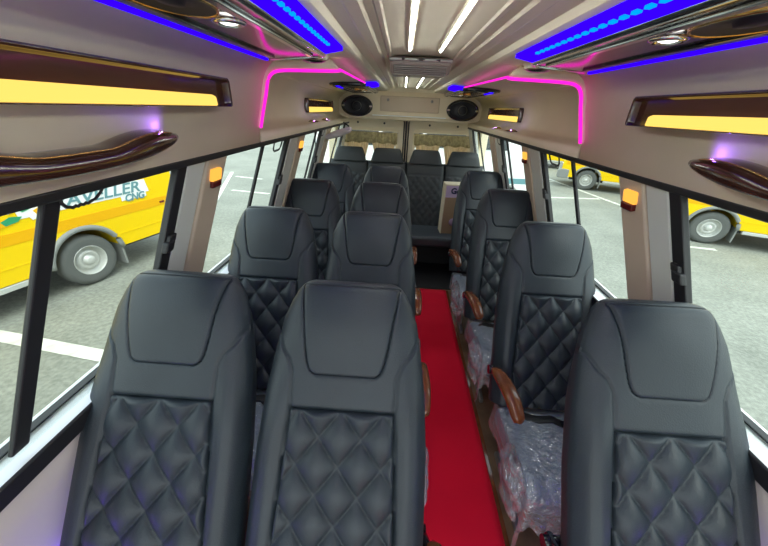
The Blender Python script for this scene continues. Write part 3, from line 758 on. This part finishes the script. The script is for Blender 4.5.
# ================================================================== OUTSIDE
mb = MB(); mb.box(-60, 60, -30, 110, GROUND-.1, GROUND); struct(mb, 'ground', M['asphalt'])
def line_mark(a, b, wd, label):
    a = Vector((*a, GROUND+.003)); b = Vector((*b, GROUND+.003)); d = (b-a).normalized(); n = Vector((-d.y, d.x, 0))*wd/2
    mb = MB(); vs = [a-n, b-n, b+n, a+n]; up = Vector((0, 0, .004)); mb.add(vs+[v+up for v in vs], [(3, 2, 1, 0), (4, 5, 6, 7), (0, 1, 5, 4), (1, 2, 6, 5), (2, 3, 7, 6), (3, 0, 4, 7)])
    o = mb.build('parking_line', M['paintline']); o['label'] = label; o['category'] = 'road marking'; o['group'] = 'painted parking lines'
line_mark((-6.5, 2.95), (-1.9, 2.30), .16, 'white parking line in front of the left yellow van')
line_mark((-4.4, 6.6), (-6.6, 12.6), .12, 'white parking line running back past the left window')
line_mark((-5.25, 9.8), (-4.0, 9.6), .12, 'short white parking line crossing behind the left yellow van')
line_mark((-6.1, 11.85), (-5.0, 11.6), .12, 'distant white parking line far out left')
line_mark((6.0, 18.4), (7.3, 9.4), .13, 'long white parking line running past the right row of yellow vans')
line_mark((4.4, 11.1), (6.85, 11.36), .12, 'white parking line nearest in front of the middle yellow van')
line_mark((5.3, 13.85), (6.5, 14.24), .12, 'white parking line beside the middle yellow van front')
line_mark((5.6, 7.15), (7.0, 6.9), .12, 'short white parking line at the front wheel of the nearest right van')
for i in range(26):
    pass

VL = 5.2; VWd = 1.95
def make_van(body, label, graphics=False):
    """minibus: +X is the front, origin on the ground under the front axle"""
    t = thing('minibus', label, 'minibus')
    R_ = .445; wr = .36; wb = 3.3; x1 = .88; x0 = -4.85; H0 = .42; Hb = 1.60
    def arch(cx):
        return [(cx+R_*math.cos(a), wr+.02+R_*math.sin(a)) for a in [PI*(k/14) for k in range(15)] if wr+.02+R_*math.sin(a) > H0-.001]
    low = [(x1, H0), ]+[(0+R_, H0)]+arch(0)+[(-R_, H0)]+[(-wb+R_, H0)]+arch(-wb)+[(-wb-R_, H0)]+[(x0, H0)]
    lowpoly = low+[(x0-.02, 1.0), (x0, Hb), (x1-.42, Hb), (x1-.12, 1.15), (x1+.02, .95), (x1+.03, .6)]
    hw = VWd/2
    mb = MB(); mb.prism(lowpoly, lambda p, q, tt: (p, tt, q), -hw, hw); mb.build('body', body, t)
    mb = MB()
    rf = [(x0, Hb), (x1-.42, Hb), (x1-.80, 2.22), (x1-1.05, 2.30), (x0+.12, 2.30), (x0+.02, 2.2)]
    n = len(rf); A = [(p[0], -(hw-.02 if p[1] < 1.7 else hw-.14), p[1]) for p in rf]; B_ = [(p[0], (hw-.02 if p[1] < 1.7 else hw-.14), p[1]) for p in rf]
    mb.add(A+B_, [tuple(range(n))[::-1], tuple(range(n, 2*n))]); mb.add(A+B_, [(i, (i+1) % n, n+(i+1) % n, n+i) for i in range(n)])
    mb.build('upper_body', body, t, bevel=.05, seg=3)
    for sd in (-1, 1):
        for k in range(4):
            xa = x1-.95-k*1.08; xb = xa-.98; xb = max(xb, x0+.12)
            ya = lambda z: sd*(hw-.005-(z-1.6)*.17)
            mb = MB(); mb.add([(xa, ya(1.66), 1.66), (xb, ya(1.66), 1.66), (xb, ya(2.12), 2.12), (xa-(.18 if k == 0 else 0), ya(2.12), 2.12),
                               (xa, ya(1.66)-sd*.05, 1.66), (xb, ya(1.66)-sd*.05, 1.66), (xb, ya(2.12)-sd*.05, 2.12), (xa-(.18 if k == 0 else 0), ya(2.12)-sd*.05, 2.12)],
                              [(0, 1, 2, 3), (7, 6, 5, 4), (0, 4, 5, 1), (1, 5, 6, 2), (2, 6, 7, 3), (3, 7, 4, 0)])
            mb.build('side_window', M['carglass'], t)
        # darker waist band
        mb = MB(); a, b = sorted((sd*(hw-.01), sd*(hw+.004))); mb.box(x0+.02, x1-.10, a, b, .86, 1.0); mb.build('waist_band', M['orange'] if body == M['yellow'] else M['slate'], t, bevel=.003)
        mb = MB(); a, b = sorted((sd*(hw-.01), sd*(hw+.006)));
        for (qa, qb) in ((x0+.05, -wb-R_-.02), (-wb+R_+.02, -R_-.02)): mb.box(qa, qb, a, b, .60, .612)
        mb.build('crease', body, t)
        for cx, nm_ in ((0, 'front'), (-wb, 'rear')):
            mb = MB(); pts = [(cx+(R_+.01)*math.cos(a), sd*(hw-.005), wr+.02+(R_+.01)*math.sin(a)) for a in [PI*(.02+.96*k/20) for k in range(21)]]
            mb.tube(pts, .038, 8); mb.build('arch_trim', M['greyplastic'], t)
            mb = MB(); mb.box(cx-.47, cx-.44, sd*(hw-.28) if sd > 0 else -hw+.02, sd*(hw-.02) if sd > 0 else -(hw-.28), .12, .48); mb.build('mudflap', M['greyplastic'], t, bevel=.004)
            yc = sd*(hw-.13)
            w_ = [(.001, .0), (.10, .0), (.10, .10), (.19, .10)]
            mb = MB(); prof = [(.205, -.10), (.29, -.115), (.342, -.10), (wr, -.06), (wr, .06), (.342, .10), (.29, .115), (.205, .10)]
            mb.lathe([(r, yc+h) for r, h in prof], (cx, 0, wr), 'y', 40); wh = mb.build('tyre', M['tyre'], t)
            o_ = sd
            mb = MB(); prof = [(.212, .100), (.207, .108), (.198, .085), (.188, .04), (.165, .02), (.150, .022), (.135, .060), (.105, .075), (.085, .050), (.070, .050), (.062, .10), (.045, .112), (.001, .115)]
            mb.lathe([(r, yc+o_*h) for r, h in prof], (cx, 0, wr), 'y', 32); mb.build('wheel_rim', M['rim'], wh)
        mb = MB(); a, b = sorted((sd*(hw-.06), sd*(hw+.01))); mb.box(-wb+R_+.1, -R_-.1, a, b, .34, .41); mb.build('side_sill', M['rim'], t, bevel=.01)
    mb = MB(); mb.prism([(x1-.25, .36), (x1+.12, .36), (x1+.16, .45), (x1+.14, .66), (x1-.0, .70), (x1-.25, .68)], lambda p, q, tt: (p, tt, q), -hw-.02, hw+.02); mb.build('front_bumper', M['greyplastic'], t, bevel=.03, seg=3)
    mb = MB(); mb.box(x0-.12, x0+.06, -hw+.03, hw-.03, .40, .58); mb.build('rear_bumper', M['greyplastic'], t, bevel=.02)
    mb = MB(); mb.add([(x1-.14+.03, y, z) if z < 1.5 else (x1-.40, y, z) for y, z in ((-.8, 1.2), (.8, 1.2), (.8, 1.58), (-.8, 1.58))], [(0, 1, 2, 3)])
    mb = MB(); mb.prism([(x1-.36, 1.62), (x1-.34, 1.62), (x1-.70, 2.14), (x1-.78, 2.14)], lambda p, q, tt: (p+.03, tt, q), -.80, .80); mb.build('windscreen', M['carglass'], t)
    for sd in (-1, 1):
        mb = MB(); mb.box(x1-.04, x1+.05, sd*.75-.16, sd*.75+.16, .74, .92); mb.build('headlight', M['chrome'], t, bevel=.02)
    mb = MB(); mb.box(x1-.02, x1+.045, -.5, .5, .74, .90); mb.build('grille', M['gloss_black'], t, bevel=.01)
    mb = MB(); mb.box(x0-.03, x0+.02, -.85, .85, 1.55, 2.1); mb.build('rear_window', M['carglass'], t)
    mb = MB(); mb.box(x0+.2, x1-.3, -hw+.25, hw-.25, .30, .45); mb.build('chassis', M['black'], t)
    if graphics:
        sd = -1 if graphics < 0 else 1; y = sd*(hw+.004)
        Rm = Matrix.Rotation(PI/2, 4, 'X') if sd < 0 else Matrix.Rotation(PI, 4, 'Z') @ Matrix.Rotation(PI/2, 4, 'X')
    return t
proto = make_van(M['yellow'], 'yellow minibus nearest beyond the right windows, front wheel fully in view')
def copy_van(o): return copy_tree(o)
# right row
dfront = math.atan2(.43, -.9)
def put(o, wx, wy, rz, side):
    """put the van so that the front wheel on its given side stands at wx, wy"""
    off = Matrix.Rotation(rz, 3, 'Z') @ Vector((0, side*(VWd/2-.10), 0)); o.location = (wx-off.x, wy-off.y, GROUND); o.rotation_euler = (0, 0, rz)
put(proto, 7.05, 7.38, dfront, 1)
v2 = copy_van(proto); v2['label'] = 'yellow minibus in the middle of the right row, seen through the second right window'; put(v2, 7.02, 12.85, dfront, 1)
v3 = copy_van(proto); v3['label'] = 'farthest yellow minibus of the right row, partly behind the middle one'; put(v3, 6.9, 18.6, dfront, 1)
for v in (proto, v2, v3): v['group'] = 'yellow minibuses parked on the right'
# left van with the printed lettering
lv = copy_van(proto); lv['label'] = 'large yellow minibus with slate lettering on its side beyond the left window'; lv['group'] = 'yellow minibus with lettering'
rzl = math.atan2(-.968, -.252)
# its rear wheel stands in view: put front axle 3.3 m ahead
off = Matrix.Rotation(rzl, 3, 'Z') @ Vector((3.3, 0, 0))
put(lv, -4.49+off.x, 3.97+off.y, rzl, 1)
gp = VWd/2+.006
def on_side(xloc, zloc): return Matrix.Translation((xloc, gp+.004, zloc-0)) @ Matrix.Rotation(PI, 4, 'Z') @ Matrix.Rotation(PI/2, 4, 'X')
# local X along the side: rear wheel at x=-3.3, rear to the negative; camera side is +Y
def sx_(y): return -3.3-(y-3.97)/.968
TX = (sx_(3.50)+sx_(5.02))/2; zt = GROUND*-1+.325
mb = MB(); a, b = sx_(5.04), sx_(3.45)
mb.prism([(a, zt-.095), (b, zt-.095), (b+.03, zt+.095), (a+.03, zt+.095)], lambda p, q, tt: (p, tt, q), gp-.004, gp); mb.build('decal_backing', M['whitepaint'], lv)
text_mesh('TRAVELLER', .215, M['slate'], lv, 'lettering', on_side(TX, zt) @ Matrix.Scale(1.22, 4, (1, 0, 0)), shear=.25, ext=.003, bold=.003)
mb = MB(); mb.prism([(sx_(4.98), zt-.16), (sx_(4.60), zt-.16), (sx_(4.60), zt-.095), (sx_(4.98), zt-.095)], lambda p, q, tt: (p, tt, q), gp-.004, gp); mb.build('decal_backing', M['whitepaint'], lv)
text_mesh('CNG', .14, M['slate'], lv, 'lettering', on_side(sx_(4.79), zt-.135), shear=.3, ext=.003, bold=.004)
random.seed(3)
for i in range(16):
    y = 2.75+i*.062; zc = zt-.09+.10*math.sin(i*1.3)+.008*i
    mb = MB(); a = sx_(y); h = .03+.03*random.random(); ln = .10+.10*random.random()
    mb.prism([(a, zc-h), (a-ln*.7, zc-h*.5), (a-ln, zc+h*.6), (a-ln*.4, zc+h), (a+.03, zc+h*.2)], lambda p, q, tt: (p, tt, q), gp-.004, gp+.0005*i)
    mb.build('leaf_decal', (M['green'], M['whitepaint'], M['orange'])[i % 3], lv)
mb = MB(); mb.box(sx_(5.24), sx_(5.16), gp-.01, gp+.01, -GROUND+.0, -GROUND+.03); mb.build('side_marker', M['redlens'], lv, bevel=.004)
# white minibus behind the rear doors
wv = make_van(M['whitepaint'], 'white minibus parked behind the rear door windows'); wv.location = (2.6, 9.6, GROUND); wv.rotation_euler = (0, 0, math.radians(4))

for s_, side in ((-1, 'left'), (1, 'right')):
    mb = MB(); a, b = sorted((s_*.955, s_*.972)); mb.box(a, b, -.30, .62, .40, .412); o = mb.build('led_strip', emat('violet_wall_led', (.16, .04, 1), 11))
    o['label'] = 'violet light strip low on the %s wall beside the nearest seat' % side; o['category'] = 'light strip'
